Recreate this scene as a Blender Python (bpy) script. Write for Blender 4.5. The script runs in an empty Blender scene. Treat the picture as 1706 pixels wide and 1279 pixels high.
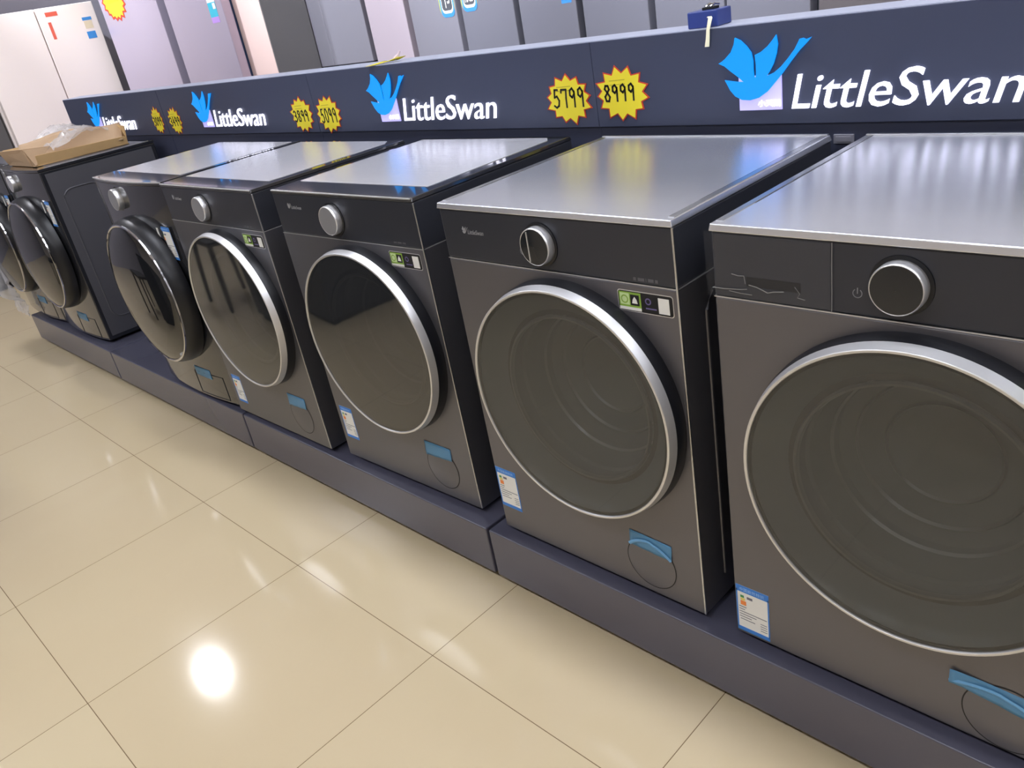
import bpy, bmesh, math, random
from mathutils import Vector, Matrix
random.seed(7)
SC = bpy.context.scene
COL = SC.collection

# ------------------------------------------------------------------ camera
cam_d = bpy.data.cameras.new('camera'); cam = bpy.data.objects.new('camera', cam_d); COL.objects.link(cam)
F_PX, RX, ROLL, RZ = 1357.83, math.radians(64.095), math.radians(-10.951), math.radians(49.182)
cam_d.sensor_fit = 'HORIZONTAL'; cam_d.sensor_width = 36.0; cam_d.lens = F_PX / 1706 * 36.0
cam_d.clip_start = 0.02; cam_d.clip_end = 60
cam.matrix_world = Matrix.Translation((1.3708, -1.0749, 1.2396)) @ (
    Matrix.Rotation(RZ, 4, 'Z') @ Matrix.Rotation(RX, 4, 'X') @ Matrix.Rotation(ROLL, 4, 'Z'))
SC.camera = cam

# ------------------------------------------------------------------ world + exposure
wd = bpy.data.worlds.new('World'); SC.world = wd; wd.use_nodes = True
wd.node_tree.nodes['Background'].inputs[0].default_value = (0.80, 0.85, 1.0, 1)
wd.node_tree.nodes['Background'].inputs[1].default_value = 0.15
SC.view_settings.view_transform = 'Standard'; SC.view_settings.look = 'None'
SC.view_settings.gamma = 1.0; SC.view_settings.use_curve_mapping = False
SC.view_settings.exposure = 0.0
LIGHT_PANEL = 21.0      # ceiling panels over the display row
LIGHT_AISLE = 21.0      # dimmer ceiling panels over the aisle
LIGHT_DOWN = 340.0      # round downlights
LIGHT_SPOT = 190.0      # added fill spotlights that brighten the refrigerators (watts)

# ------------------------------------------------------------------ helpers
def lin(c):
    return tuple(((v/255)/12.92 if v/255 <= 0.04045 else (((v/255)+0.055)/1.055)**2.4) for v in c)

MATS = {}
def pm(name, rgb, rough=0.5, metal=0.0, spec=0.5, coat=0.0, emit=None, strength=0.0, alpha=1.0, noise=0.0, nscale=40.0, bump=0.0, bscale=(1, 1, 1), trans=0.0, ior=1.45):
    if name in MATS: return MATS[name]
    m = bpy.data.materials.new(name); m.use_nodes = True; nt = m.node_tree
    b = nt.nodes['Principled BSDF']; I = b.inputs
    c = lin(rgb) + (1,)
    I['Base Color'].default_value = c; I['Roughness'].default_value = rough; I['Metallic'].default_value = metal
    I['Specular IOR Level'].default_value = spec; I['Coat Weight'].default_value = coat; I['Coat Roughness'].default_value = 0.03
    I['Alpha'].default_value = alpha; I['Transmission Weight'].default_value = trans; I['IOR'].default_value = ior
    if emit:
        I['Emission Color'].default_value = lin(emit) + (1,); I['Emission Strength'].default_value = strength
    tc = None
    if noise > 0 or bump > 0:
        tc = nt.nodes.new('ShaderNodeTexCoord'); mp = nt.nodes.new('ShaderNodeMapping')
        nt.links.new(tc.outputs['Object'], mp.inputs[0])
        n = nt.nodes.new('ShaderNodeTexNoise'); n.inputs['Scale'].default_value = nscale; n.inputs['Detail'].default_value = 4
        mp.inputs['Scale'].default_value = bscale
        nt.links.new(mp.outputs[0], n.inputs['Vector'])
        if noise > 0:
            mix = nt.nodes.new('ShaderNodeMix'); mix.data_type = 'RGBA'
            k = 1 - noise
            mix.inputs[6].default_value = (c[0]*k, c[1]*k, c[2]*k, 1); mix.inputs[7].default_value = c
            nt.links.new(n.outputs['Fac'], mix.inputs[0]); nt.links.new(mix.outputs[2], I['Base Color'])
        if bump > 0:
            bp = nt.nodes.new('ShaderNodeBump'); bp.inputs['Strength'].default_value = bump; bp.inputs['Distance'].default_value = 0.001
            nt.links.new(n.outputs['Fac'], bp.inputs['Height']); nt.links.new(bp.outputs[0], I['Normal'])
    MATS[name] = m
    return m

class MB:
    """collects shapes; build() links them as ONE mesh object"""
    def __init__(s): s.bm = bmesh.new(); s.mi = 0
    def use(s, i): s.mi = i; return s
    def face(s, vs):
        try:
            f = s.bm.faces.new(vs); f.material_index = s.mi; return f
        except ValueError: return None
    def v(s, p): return s.bm.verts.new(p)
    def quad(s, a, b, c, d): s.face([s.v(a), s.v(b), s.v(c), s.v(d)]); return s
    def box(s, x0, x1, y0, y1, z0, z1):
        p = [s.v((x, y, z)) for z in (z0, z1) for y in (y0, y1) for x in (x0, x1)]
        for q in ((0, 2, 3, 1), (4, 5, 7, 6), (0, 1, 5, 4), (2, 6, 7, 3), (0, 4, 6, 2), (1, 3, 7, 5)): s.face([p[i] for i in q])
        return s
    def hexa(s, lo, hi):   # two quads of four points
        a = [s.v(p) for p in lo]; b = [s.v(p) for p in hi]
        s.face(a[::-1]); s.face(b)
        for i in range(4): s.face([a[i], a[(i+1) % 4], b[(i+1) % 4], b[i]])
        return s
    def lathe(s, prof, c, n=64, axis='y', cap0=False, cap1=False, sx=1.0):
        rings = []
        for r, t in prof:
            ring = []
            for k in range(n):
                a = 2*math.pi*k/n; u, w = r*math.cos(a)*sx, r*math.sin(a)
                if axis == 'y': p = (c[0]+u, c[1]+t, c[2]+w)
                elif axis == 'z': p = (c[0]+u, c[1]+w, c[2]+t)
                else: p = (c[0]+t, c[1]+u, c[2]+w)
                ring.append(s.v(p))
            rings.append(ring)
        for a, b in zip(rings, rings[1:]):
            for k in range(n): s.face([a[k], a[(k+1) % n], b[(k+1) % n], b[k]])
        if cap0: s.face(rings[0])
        if cap1: s.face(rings[-1][::-1])
        return s
    def prism(s, pts, y0, y1):     # pts in x,z
        a = [s.v((x, y0, z)) for x, z in pts]; b = [s.v((x, y1, z)) for x, z in pts]
        s.face(a); s.face(b[::-1]); n = len(pts)
        for i in range(n): s.face([a[i], b[i], b[(i+1) % n], a[(i+1) % n]])
        return s
    def prismz(s, pts, z0, z1):    # pts in x,y
        a = [s.v((x, y, z0)) for x, y in pts]; b = [s.v((x, y, z1)) for x, y in pts]
        s.face(a[::-1]); s.face(b); n = len(pts)
        for i in range(n): s.face([a[i], a[(i+1) % n], b[(i+1) % n], b[i]])
        return s
    def tube(s, path, r, n=8, close=False):
        P = [Vector(p) for p in path]; rings = []; m = len(P)
        for i, p in enumerate(P):
            if close: t = P[(i+1) % m] - P[i-1]
            else: t = P[min(i+1, m-1)] - P[max(i-1, 0)]
            t.normalize(); up = Vector((0, 0, 1)) if abs(t.z) < 0.9 else Vector((0, 1, 0))
            a = t.cross(up).normalized(); b = t.cross(a)
            rr = r[i] if isinstance(r, (list, tuple)) else r
            rings.append([s.v(p + a*rr*math.cos(2*math.pi*k/n) + b*rr*math.sin(2*math.pi*k/n)) for k in range(n)])
        pairs = list(zip(rings, rings[1:])) + ([(rings[-1], rings[0])] if close else [])
        for A, B in pairs:
            for k in range(n): s.face([A[k], A[(k+1) % n], B[(k+1) % n], B[k]])
        if not close: s.face(rings[0][::-1]); s.face(rings[-1])
        return s
    def stroke(s, pts, w, y0, y1):   # a pen stroke in the x,z plane with thickness
        for (x0, z0), (x1, z1) in zip(pts, pts[1:]):
            d = Vector((x1-x0, z1-z0)); L = d.length
            if L < 1e-6: continue
            d /= L; e = Vector((-d.y, d.x))*w/2; d = d*w*0.4
            s.prism([(x0-d.x-e.x, z0-d.y-e.y), (x1+d.x-e.x, z1+d.y-e.y), (x1+d.x+e.x, z1+d.y+e.y), (x0-d.x+e.x, z0-d.y+e.y)], y0, y1)
        return s
    def text(s, body, x0, z0, w, h, y0, y1, shear=0.0, bold=0.0):
        cu = bpy.data.curves.new('t', 'FONT'); cu.body = body; cu.shear = shear; cu.offset = bold
        cu.extrude = 0.05; cu.resolution_u = 3
        o = bpy.data.objects.new('t', cu); COL.objects.link(o)
        bpy.context.view_layer.update()
        me = bpy.data.meshes.new_from_object(o.evaluated_get(bpy.context.evaluated_depsgraph_get()))
        xs = [v.co.x for v in me.vertices]; ys = [v.co.y for v in me.vertices]; zs = [v.co.z for v in me.vertices]
        X0, X1, Y0, Y1, Z0, Z1 = min(xs), max(xs), min(ys), max(ys), min(zs), max(zs)
        vs = [s.v((x0+(v.co.x-X0)/(X1-X0)*w, y1+(v.co.z-Z0)/(Z1-Z0)*(y0-y1), z0+(v.co.y-Y0)/(Y1-Y0)*h)) for v in me.vertices]
        for p in me.polygons: s.face([vs[i] for i in p.vertices])
        bpy.data.objects.remove(o); bpy.data.curves.remove(cu); bpy.data.meshes.remove(me)
        return s
    def build(s, name, mats, parent=None, bevel=0.0, segs=2, sharp=35, loc=None):
        bmesh.ops.recalc_face_normals(s.bm, faces=s.bm.faces)
        me = bpy.data.meshes.new(name); s.bm.to_mesh(me); s.bm.free()
        for m in (mats if isinstance(mats, (list, tuple)) else [mats]): me.materials.append(m)
        for p in me.polygons: p.use_smooth = True
        me.set_sharp_from_angle(angle=math.radians(sharp))
        o = bpy.data.objects.new(name, me); COL.objects.link(o)
        if parent: o.parent = parent
        if loc: o.location = loc
        if bevel > 0:
            md = o.modifiers.new('bevel', 'BEVEL'); md.width = bevel; md.segments = segs; md.limit_method = 'ANGLE'; md.angle_limit = math.radians(40)
            md.harden_normals = True
        return o

def thing(name, label, cat, loc=(0, 0, 0), rz=0.0, group=None):
    o = bpy.data.objects.new(name, None); COL.objects.link(o); o.empty_display_size = 0.05
    o.location = loc; o.rotation_euler = (0, 0, rz); o['label'] = label; o['category'] = cat
    if group: o['group'] = group
    return o
def tag(o, label, cat, group=None, kind=None):
    o['label'] = label; o['category'] = cat
    if group: o['group'] = group
    if kind: o['kind'] = kind
    return o
def struct(o): o['kind'] = 'structure'; return o

# ------------------------------------------------------------------ materials
FLOOR_Z = -0.1881
TILE, TX, TY = 0.6287, -1.251, -0.3161
def floor_material():
    m = bpy.data.materials.new('polished_cream_tile'); m.use_nodes = True; nt = m.node_tree; N = nt.nodes; Lk = nt.links
    b = N['Principled BSDF']
    geo = N.new('ShaderNodeNewGeometry'); sep = N.new('ShaderNodeSeparateXYZ'); Lk.new(geo.outputs['Position'], sep.inputs[0])
    def math_(op, a, bb=None):
        n = N.new('ShaderNodeMath'); n.operation = op
        for i, q in enumerate((a, bb)):
            if q is None: continue
            if isinstance(q, (int, float)): n.inputs[i].default_value = q
            else: Lk.new(q, n.inputs[i])
        return n.outputs[0]
    g = []; ids = []
    for ax, off in (('X', TX), ('Y', TY)):
        u = math_('DIVIDE', math_('SUBTRACT', sep.outputs[ax], off), TILE)
        fr = math_('FRACT', u); ids.append(math_('FLOOR', u))
        d = math_('MINIMUM', fr, math_('SUBTRACT', 1.0, fr))
        g.append(math_('LESS_THAN', d, 0.0016))
    gr = math_('MAXIMUM', g[0], g[1])
    cmb = N.new('ShaderNodeCombineXYZ'); Lk.new(ids[0], cmb.inputs[0]); Lk.new(ids[1], cmb.inputs[1])
    wn = N.new('ShaderNodeTexWhiteNoise'); Lk.new(cmb.outputs[0], wn.inputs['Vector'])
    ns = N.new('ShaderNodeTexNoise'); ns.inputs['Scale'].default_value = 2.2; ns.inputs['Detail'].default_value = 5
    Lk.new(geo.outputs['Position'], ns.inputs['Vector'])
    mix = N.new('ShaderNodeMix'); mix.data_type = 'RGBA'
    mix.inputs[6].default_value = lin((196, 178, 146)) + (1,); mix.inputs[7].default_value = lin((204, 189, 157)) + (1,)
    fac = math_('ADD', math_('MULTIPLY', wn.outputs['Value'], 0.35), math_('MULTIPLY', ns.outputs['Fac'], 0.65)); Lk.new(fac, mix.inputs[0])
    mg = N.new('ShaderNodeMix'); mg.data_type = 'RGBA'; mg.inputs[7].default_value = lin((120, 100, 75)) + (1,)
    Lk.new(gr, mg.inputs[0]); Lk.new(mix.outputs[2], mg.inputs[6]); Lk.new(mg.outputs[2], b.inputs['Base Color'])
    b.inputs['Roughness'].default_value = 0.10; b.inputs['Specular IOR Level'].default_value = 0.5
    return m

M_FLOOR = floor_material()
M_CEIL = pm('ceiling_white', (228, 226, 222), 0.8, noise=0.05, nscale=3)
M_WALL = pm('wall_grey', (150, 148, 160), 0.7, noise=0.06, nscale=3)
M_WALLW = pm('wall_cream', (222, 214, 205), 0.7, noise=0.05, nscale=3)
M_PILLAR = pm('pillar_white', (236, 208, 200), 0.6, noise=0.03, nscale=5)
M_BODY = pm('graphite_paint', (116, 115, 121), 0.40, 0.75, noise=0.05, nscale=6)
M_BODYB = pm('graphite_paint_dark', (114, 114, 121), 0.38, 0.75, noise=0.05, nscale=6)
M_CTRL = pm('control_black', (56, 58, 66), 0.30, 0.2, noise=0.04, nscale=8)
M_BLACKGLOSS = pm('gloss_black', (40, 41, 46), 0.10, 0.0, spec=0.6, coat=0.6, noise=0.04, nscale=5)
M_SIDE_MATT = pm('dark_side_paint', (84, 84, 91), 0.45, 0.1, noise=0.05, nscale=7)
M_SURROUND = pm('door_surround_black', (24, 25, 30), 0.35, noise=0.04, nscale=9)
M_CHROME = pm('satin_chrome', (222, 222, 224), 0.33, 0.75, noise=0.03, nscale=12)
M_CHROME2 = pm('polished_chrome', (215, 215, 218), 0.08, 1.0, noise=0.02, nscale=12)
def brushed(name, rgb, rough, aniso, metal):
    m = pm(name, rgb, rough, 1.0, bump=0.06, nscale=1.0, bscale=(6, 1200, 6)); nt = m.node_tree
    nt.nodes['Principled BSDF'].inputs['Metallic'].default_value = metal
    c = nt.nodes.new('ShaderNodeCombineXYZ'); c.inputs[1].default_value = 1.0   # blur runs across the brushing
    b = nt.nodes['Principled BSDF']; b.inputs['Anisotropic'].default_value = aniso
    nt.links.new(c.outputs[0], b.inputs['Tangent']); return m
M_STEEL = brushed('brushed_steel', (228, 231, 240), 0.25, 0.68, 0.88)
M_STEEL2 = brushed('smooth_steel', (236, 237, 244), 0.25, 0.65, 0.62)
M_STEELEDGE = pm('steel_edge', (205, 207, 212), 0.30, 1.0, noise=0.03, nscale=20)
M_GROOVE = pm('groove_black', (22, 22, 24), 0.6, noise=0.03, nscale=20)
M_DIALFACE = pm('dial_face_black', (36, 38, 42), 0.10, spec=0.6, noise=0.04, nscale=10)
M_DIALSILVER = pm('dial_face_silver', (158, 159, 164), 0.38, 0.45, noise=0.03, nscale=12)
M_MARK = pm('grey_print', (150, 151, 156), 0.5, noise=0.03, nscale=30)
M_RUBBER = pm('black_rubber', (25, 25, 27), 0.7, noise=0.05, nscale=30)
M_DRUM = pm('drum_steel', (165, 166, 168), 0.35, 0.6, noise=0.05, nscale=30)
M_PLINTH = pm('plinth_navy', (84, 84, 100), 0.24, 0.1, spec=0.8, noise=0.05, nscale=4)
M_BOARD = pm('board_navy', (64, 70, 92), 0.42, 0.1, noise=0.05, nscale=4)
M_BOARDTOP = pm('board_top_grey', (178, 184, 205), 0.45, noise=0.04, nscale=6)
M_BOARDLOW = pm('board_low', (62, 66, 86), 0.4, 0.1, noise=0.05, nscale=4)
M_LETTER = pm('lit_letter_white', (240, 240, 255), 0.4, emit=(236, 236, 255), strength=1.5)
M_SWAN = pm('lit_swan_blue', (0, 50, 110), 0.4, emit=(0, 156, 255), strength=1.0)
M_SQUARE = pm('lit_lavender', (190, 185, 235), 0.4, emit=(176, 168, 236), strength=0.62)
M_YELLOW = pm('price_yellow', (232, 216, 48), 0.6, noise=0.04, nscale=30)
M_RED = pm('price_red', (196, 64, 44), 0.6, noise=0.04, nscale=30)
M_INK = pm('marker_ink', (30, 30, 26), 0.6, noise=0.05, nscale=60)
M_LBLUE = pm('label_blue', (60, 130, 215), 0.5, noise=0.03, nscale=40)
M_WHITE = pm('label_white', (236, 236, 232), 0.5, noise=0.03, nscale=40)
M_ORANGE = pm('label_orange', (240, 140, 70), 0.5, noise=0.03, nscale=40)
M_GREENL = pm('label_green', (70, 150, 90), 0.5, noise=0.03, nscale=40)
M_LYELLOW = pm('label_pale_yellow', (235, 215, 110), 0.5, noise=0.03, nscale=40)
M_TEXTG = pm('label_text', (110, 110, 125), 0.5, noise=0.03, nscale=40)
M_LIME = pm('sticker_lime', (140, 180, 70), 0.45, noise=0.1, nscale=60)
M_LIMEW = pm('sticker_pale_lime', (205, 228, 165), 0.45, noise=0.05, nscale=60)
M_PURPLE = pm('sticker_purple', (110, 100, 150), 0.45, noise=0.05, nscale=60)
M_TAPE = pm('blue_tape', (104, 165, 210), 0.35, alpha=0.70, noise=0.08, nscale=25)
M_TAPE2 = pm('blue_tape_fold', (112, 172, 220), 0.3, alpha=1.0, noise=0.08, nscale=25)
M_FILM = pm('clear_film', (150, 150, 156), 0.25, alpha=0.07, noise=0.03, nscale=20)
M_FILME = pm('film_edge', (165, 165, 165), 0.2, alpha=0.6, noise=0.03, nscale=20)
M_CARD = pm('cardboard', (205, 170, 120), 0.8, noise=0.12, nscale=18)
M_CARD2 = pm('cardboard_face', (190, 160, 128), 0.8, noise=0.12, nscale=14)
M_PLASTIC = pm('clear_plastic', (232, 230, 232), 0.18, alpha=0.42, noise=0.05, nscale=20)
M_BLUEBOX = pm('blue_box', (46, 66, 140), 0.35, coat=0.3, noise=0.12, nscale=30)
M_CREAM = pm('cream_strap', (252, 248, 214), 0.6, noise=0.06, nscale=40)
M_FR_GREY = pm('fridge_grey', (165, 163, 174), 0.30, 0.35, noise=0.04, nscale=3)
M_FR_GREY2 = pm('fridge_grey_dark', (146, 146, 158), 0.30, 0.35, noise=0.04, nscale=3)
M_FR_LILAC = pm('fridge_lilac', (186, 176, 194), 0.32, 0.3, noise=0.04, nscale=3)
M_FR_PINK = pm('fridge_pink', (206, 192, 202), 0.32, 0.2, noise=0.04, nscale=3)
M_FR_WHITE = pm('fridge_white', (255, 244, 239), 0.25, noise=0.02, nscale=3)
M_FR_BODY = pm('fridge_body', (70, 72, 78), 0.4, 0.2, noise=0.05, nscale=5)
M_FR_BLUE = pm('fridge_blue_side', (96, 116, 160), 0.35, 0.3, noise=0.05, nscale=5)
M_FR_BROWN = pm('fridge_taupe', (122, 116, 118), 0.3, 0.3, noise=0.05, nscale=5)
M_FR_DARK = pm('fridge_charcoal', (100, 98, 98), 0.35, 0.2, noise=0.05, nscale=5)
M_TEAL = pm('sticker_teal', (70, 190, 215), 0.5, noise=0.05, nscale=40)
M_SKY = pm('sticker_sky', (70, 150, 225), 0.5, noise=0.05, nscale=40)
M_PANEL = pm('light_diffuser', (255, 255, 255), 0.5, emit=(240, 244, 255), strength=LIGHT_PANEL)
M_PANELA = pm('light_diffuser_dim', (255, 255, 255), 0.5, emit=(240, 244, 255), strength=LIGHT_AISLE)
M_DOWN = pm('downlight_lens', (255, 255, 255), 0.5, emit=(246, 247, 255), strength=LIGHT_DOWN)
M_LAMPFRAME = pm('lamp_frame', (225, 225, 225), 0.4, noise=0.03, nscale=20)
M_COUNTER = pm('counter_black', (46, 48, 54), 0.4, noise=0.05, nscale=5)
M_CHAIR = pm('chair_dark_wood', (40, 36, 34), 0.5, noise=0.2, nscale=20)

def glass_mat(name, rgb, see):
    m = bpy.data.materials.new(name); m.use_nodes = True; nt = m.node_tree; N = nt.nodes
    b = N['Principled BSDF']; b.inputs['Base Color'].default_value = lin(rgb) + (1,); b.inputs['Roughness'].default_value = 0.04
    b.inputs['IOR'].default_value = 1.9; b.inputs['Specular IOR Level'].default_value = 0.5
    t = N.new('ShaderNodeBsdfTransparent'); t.inputs[0].default_value = (0.80, 0.82, 0.80, 1)
    mx = N.new('ShaderNodeMixShader'); mx.inputs[0].default_value = see
    no = N.new('ShaderNodeTexNoise'); no.inputs['Scale'].default_value = 4
    rr = N.new('ShaderNodeMapRange'); rr.inputs[3].default_value = 0.03; rr.inputs[4].default_value = 0.06
    nt.links.new(no.outputs['Fac'], rr.inputs[0]); nt.links.new(rr.outputs[0], b.inputs['Roughness'])
    nt.links.new(b.outputs[0], mx.inputs[1]); nt.links.new(t.outputs[0], mx.inputs[2])
    nt.links.new(mx.outputs[0], N['Material Output'].inputs[0])
    return m
M_GLASS = glass_mat('smoked_door_glass', (46, 48, 52), 0.36)
M_GLASS2 = glass_mat('mirror_black_glass', (40, 42, 46), 0.10)
M_GLASSD = glass_mat('black_door_glass', (26, 27, 30), 0.05)

# ------------------------------------------------------------------ room shell
RX0, RX1, RY0, RY1, RZ1 = -6.42, 4.6, -5.2, 2.80, 2.80
struct(MB().box(RX0-.1, RX1+.1, RY0-.1, RY1+.1, FLOOR_Z-.1, FLOOR_Z).build('floor', M_FLOOR))
struct(MB().box(RX0-.1, RX1+.1, RY0-.1, RY1+.1, RZ1, RZ1+.1).build('ceiling', M_CEIL))
struct(MB().box(RX0-.1, RX0, RY0, RY1, FLOOR_Z, RZ1).build('wall_left', M_WALL))
struct(MB().box(RX1, RX1+.1, RY0, RY1, FLOOR_Z, RZ1).build('wall_right', M_WALLW))
struct(MB().box(RX0-.1, RX1+.1, RY1, RY1+.1, FLOOR_Z, RZ1).build('wall_back', M_WALLW))
struct(MB().box(RX0-.1, RX1+.1, RY0-.1, RY0, FLOOR_Z, RZ1).build('wall_front', M_WALLW))
struct(MB().box(-3.735, -3.419, 1.685, 1.99, FLOOR_Z, RZ1).build('wall_column', M_PILLAR, bevel=0.003))
struct(MB().box(-3.4185, -3.409, 1.687, 1.99, FLOOR_Z, RZ1).build('trim_1', pm('column_cladding', (110, 108, 108), .6, noise=.06, nscale=4)))

# ceiling lamps
def panel_light(x, y, lx, ly, label, mat):
    t = thing('ceiling_light', label, 'ceiling light', (x, y, RZ1), 0, 'ceiling panel lights')
    f = MB()
    e = 0.02
    f.box(-lx/2-e, lx/2+e, -ly/2-e, -ly/2, -.03, 0); f.box(-lx/2-e, lx/2+e, ly/2, ly/2+e, -.03, 0)
    f.box(-lx/2-e, -lx/2, -ly/2, ly/2, -.03, 0); f.box(lx/2, lx/2+e, -ly/2, ly/2, -.03, 0)
    f.build('frame', M_LAMPFRAME, t)
    MB().box(-lx/2, lx/2, -ly/2, ly/2, -.02, -.001).build('diffuser', mat, t)
for x, y, w in ((-1.35, .15, 'above the two dark-topped washers'), (.45, .15, 'above the two steel-topped washers'), (2.15, .15, 'right of the washer row'), (3.7, .15, 'over the far right corner')):
    panel_light(x, y, 1.15, 0.30, 'bright rectangular panel light ' + w, M_PANEL)
for x, w in ((-4.7, 'far left end of the aisle'), (-2.9, 'left part of the aisle'), (-1.1, 'middle of the aisle'), (.7, 'right part of the aisle'), (2.5, 'behind the camera')):
    panel_light(x, -1.75, 1.15, 0.55 if x < -4 else 0.30, 'dim rectangular panel light over the ' + w, M_PANELA)
def downlight(x, y, r, label):
    t = thing('downlight', label, 'ceiling light', (x, y, RZ1), 0, 'round downlights')
    MB().lathe([(r, -.001), (r+.012, -.006), (r+.022, -.004), (r+.024, 0)], (0, 0, 0), 32, 'z').build('trim_ring', M_LAMPFRAME, t)
    MB().lathe([(r, -.004), (r*.5, -.008), (0.001, -.009)], (0, 0, 0), 32, 'z').build('lens', M_DOWN, t)
downlight(-4.22, .12, .085, 'large round downlight mirrored as the bright spot on the floor')
downlight(-4.557, .869, .022, 'small round downlight, leftmost of three mirrored in the floor')
downlight(-4.321, .909, .018, 'small round downlight, middle of three mirrored in the floor')
downlight(-4.175, 1.049, .026, 'small round downlight, rightmost of three mirrored in the floor')

def fill_spot(x, label, k=1.0, aim=(0, 1.65, -1.05)):  # unseen fixture and lamp, added to lift the refrigerator fronts
    t = thing('fill_spotlight', label, 'ceiling light', (x, .35, RZ1), 0, 'added fill spotlights brightening the refrigerators')
    MB().lathe([(.03, 0), (.03, -.012)], (0, 0, 0), 24, 'z', True, True).build('mount', M_LAMPFRAME, t)
    MB().tube([(0, 0, -.012), (0, 0, -.09)], .008).build('stem', M_LAMPFRAME, t)
    d = Vector(aim).normalized(); c = Vector((0, 0, -.13))
    MB().tube([c-d*.07, c-d*.06, c+d*.06], [.03, .038, .042], 24).build('lamp_head', M_LAMPFRAME, t)
    L = bpy.data.lights.new('spot', 'SPOT'); L.energy = LIGHT_SPOT*k; L.color = (.86, .90, 1.0); L.spot_size = math.radians(74); L.spot_blend = .8; L.shadow_soft_size = .035
    o = bpy.data.objects.new('spot', L); COL.objects.link(o)
    o.location = (x+d.x*.10, .35+d.y*.10, RZ1-.13+d.z*.10); o.rotation_euler = d.to_track_quat('-Z', 'Y').to_euler()
for x, w in ((-5.5, 'above the far black washers'), (-4.1, 'before the lilac refrigerators'), (-2.7, 'before the wide grey refrigerator'), (-1.3, 'before the stickered grey refrigerator'), (.1, 'before the taupe refrigerator'), (1.5, 'at the right end of the added row')):
    fill_spot(x, 'small added white fill spotlight ' + w, 1.0 if x < -5 else .55 if x < -3.5 else 1.3 if x < -2 else 1.15)

fill_spot(-3.4, 'small added white fill spotlight turned towards the white refrigerator', .28, (-2.3, .75, -1.35))  # one more added lamp, brightens the white refrigerator's front

# ------------------------------------------------------------------ plinths
PL_TOP, PL_Y0, PL_Y1 = -0.0149, -0.0293, 0.80
def plinth(x0, x1, label):
    t = thing('display_plinth', label, 'plinth', ((x0+x1)/2, .38, FLOOR_Z), 0, 'low navy plinths under the washers')
    h = (x1-x0)/2; z0 = .025; z1 = PL_TOP-FLOOR_Z
    MB().box(-h, h, PL_Y0-.38, PL_Y1-.38, z0, z1).build('body', M_PLINTH, t, bevel=0.004)
    for sx in (-1, 1):
        for y in (PL_Y0-.38+.05, PL_Y1-.38-.05):
            MB().lathe([(.02, 0), (.02, .018), (.012, .019), (.012, z0)], (sx*(h-.05), y, 0), 16, 'z', True, True).build('foot', M_RUBBER, t)
plinth(-3.985, -2.722, 'low navy plinth at the far left end under the black washers')
plinth(-2.712, -1.387, 'low navy plinth under the bow-fronted washer and the empty gap beside it')
plinth(-1.377, -0.054, 'low navy plinth under the two dark-topped washers')
plinth(-0.044, 1.285, 'nearest low navy plinth under the two steel-topped washers')

# ------------------------------------------------------------------ sign boards with lit logos
SWAN = [(0.3669,0.9979),(0.3755,1.0018),(0.3835,1.0066),(0.3989,1.0196),(0.4071,1.0346),(0.4103,1.0484),(0.4238,1.0421),(0.4374,1.0296),(0.4478,1.016),(0.4516,0.9986),(0.4512,0.9813),(0.4526,0.9655),(0.4565,0.9626),(0.458,0.9739),(0.4582,0.9895),(0.4565,1.0103),(0.4706,1.0152),(0.4867,1.0258),(0.4987,1.0374),(0.5069,1.0468),(0.5098,1.0282),(0.5064,1.0101),(0.4991,0.9903),(0.4898,0.9755),(0.4816,0.9657),(0.5004,0.9724),(0.5162,0.9833),(0.5318,0.9983),(0.5471,1.0154),(0.5557,1.0295),(0.5585,1.0344),(0.5658,1.0354),(0.5721,1.0325),(0.5839,1.036),(0.5757,1.0278),(0.5582,1.0129),(0.5392,0.9928),(0.5197,0.9704),(0.5037,0.9541),(0.4834,0.9342),(0.4628,0.9217),(0.4422,0.9171),(0.4215,0.9187),(0.4051,0.9266),(0.3931,0.9398),(0.3855,0.9538),(0.3806,0.9622),(0.3985,0.9591),(0.4152,0.9568),(0.4276,0.9562),(0.4137,0.9676),(0.3976,0.9791),(0.3814,0.9917)]
BY, B_Z0, B_Z1 = 0.6152, 0.8628, 1.073
S1, BL = -0.0488, 1.33306
def sign_board(m, dx, label, right_end=None):
    x0 = S1 + m*BL
    t = thing('sign_board', label, 'sign', (x0, BY, PL_TOP), 0, 'lit brand sign boards')
    Z = -PL_TOP
    g = .0015 if m < -2 else .0003; L = BL
    MB().box(g, L-g, .0, .112, B_Z0+Z, B_Z1+Z-.002).build('fascia', M_BOARD, t, bevel=0.002)
    MB().box(g, L-g, .0015, .112, B_Z1+Z-.0025, B_Z1+Z).build('top_cap', M_BOARDTOP, t)
    MB().box(g, L-g, .006, .10, 0, B_Z0+Z-.0005).build('lower_board', M_BOARDLOW, t)
    if dx is None: return t
    sw = [(x+dx, z+Z) for x, z in SWAN]
    MB().prism(sw, -.0075, -.004).build('swan_emblem', M_SWAN, t)
    sq = MB().prism([(.413+dx, .895+Z), (.514+dx, .895+Z), (.514+dx, .967+Z), (.4135+dx, .967+Z)], -.004, 0)
    so = sq.build('emblem_square', M_SQUARE, t)
    MB().text('小天鹅', .459+dx, .902+Z, .054, .0145, -.0065, -.0042).build('characters', M_LETTER, so)
    q = MB(); LB = .0 if m == 0 else -.004
    q.text('L', .537+dx, .896+Z, .040, .069, -.0055, -.001, .24, LB)
    q.text('ittle', .581+dx, .895+Z, .164, .0695, -.0055, -.001, .24, LB)
    q.text('S', .747+dx, .8955+Z, .058, .071, -.0055, -.001, .24, LB)
    q.text('wan', .803+dx, .8945+Z, .172, .0455, -.0055, -.001, .24, LB)
    q.build('lettering', M_LETTER, t)
    return t
sign_board(-3, -.012, 'navy sign board at the far left, its lit lettering partly behind the cardboard tray')
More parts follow.
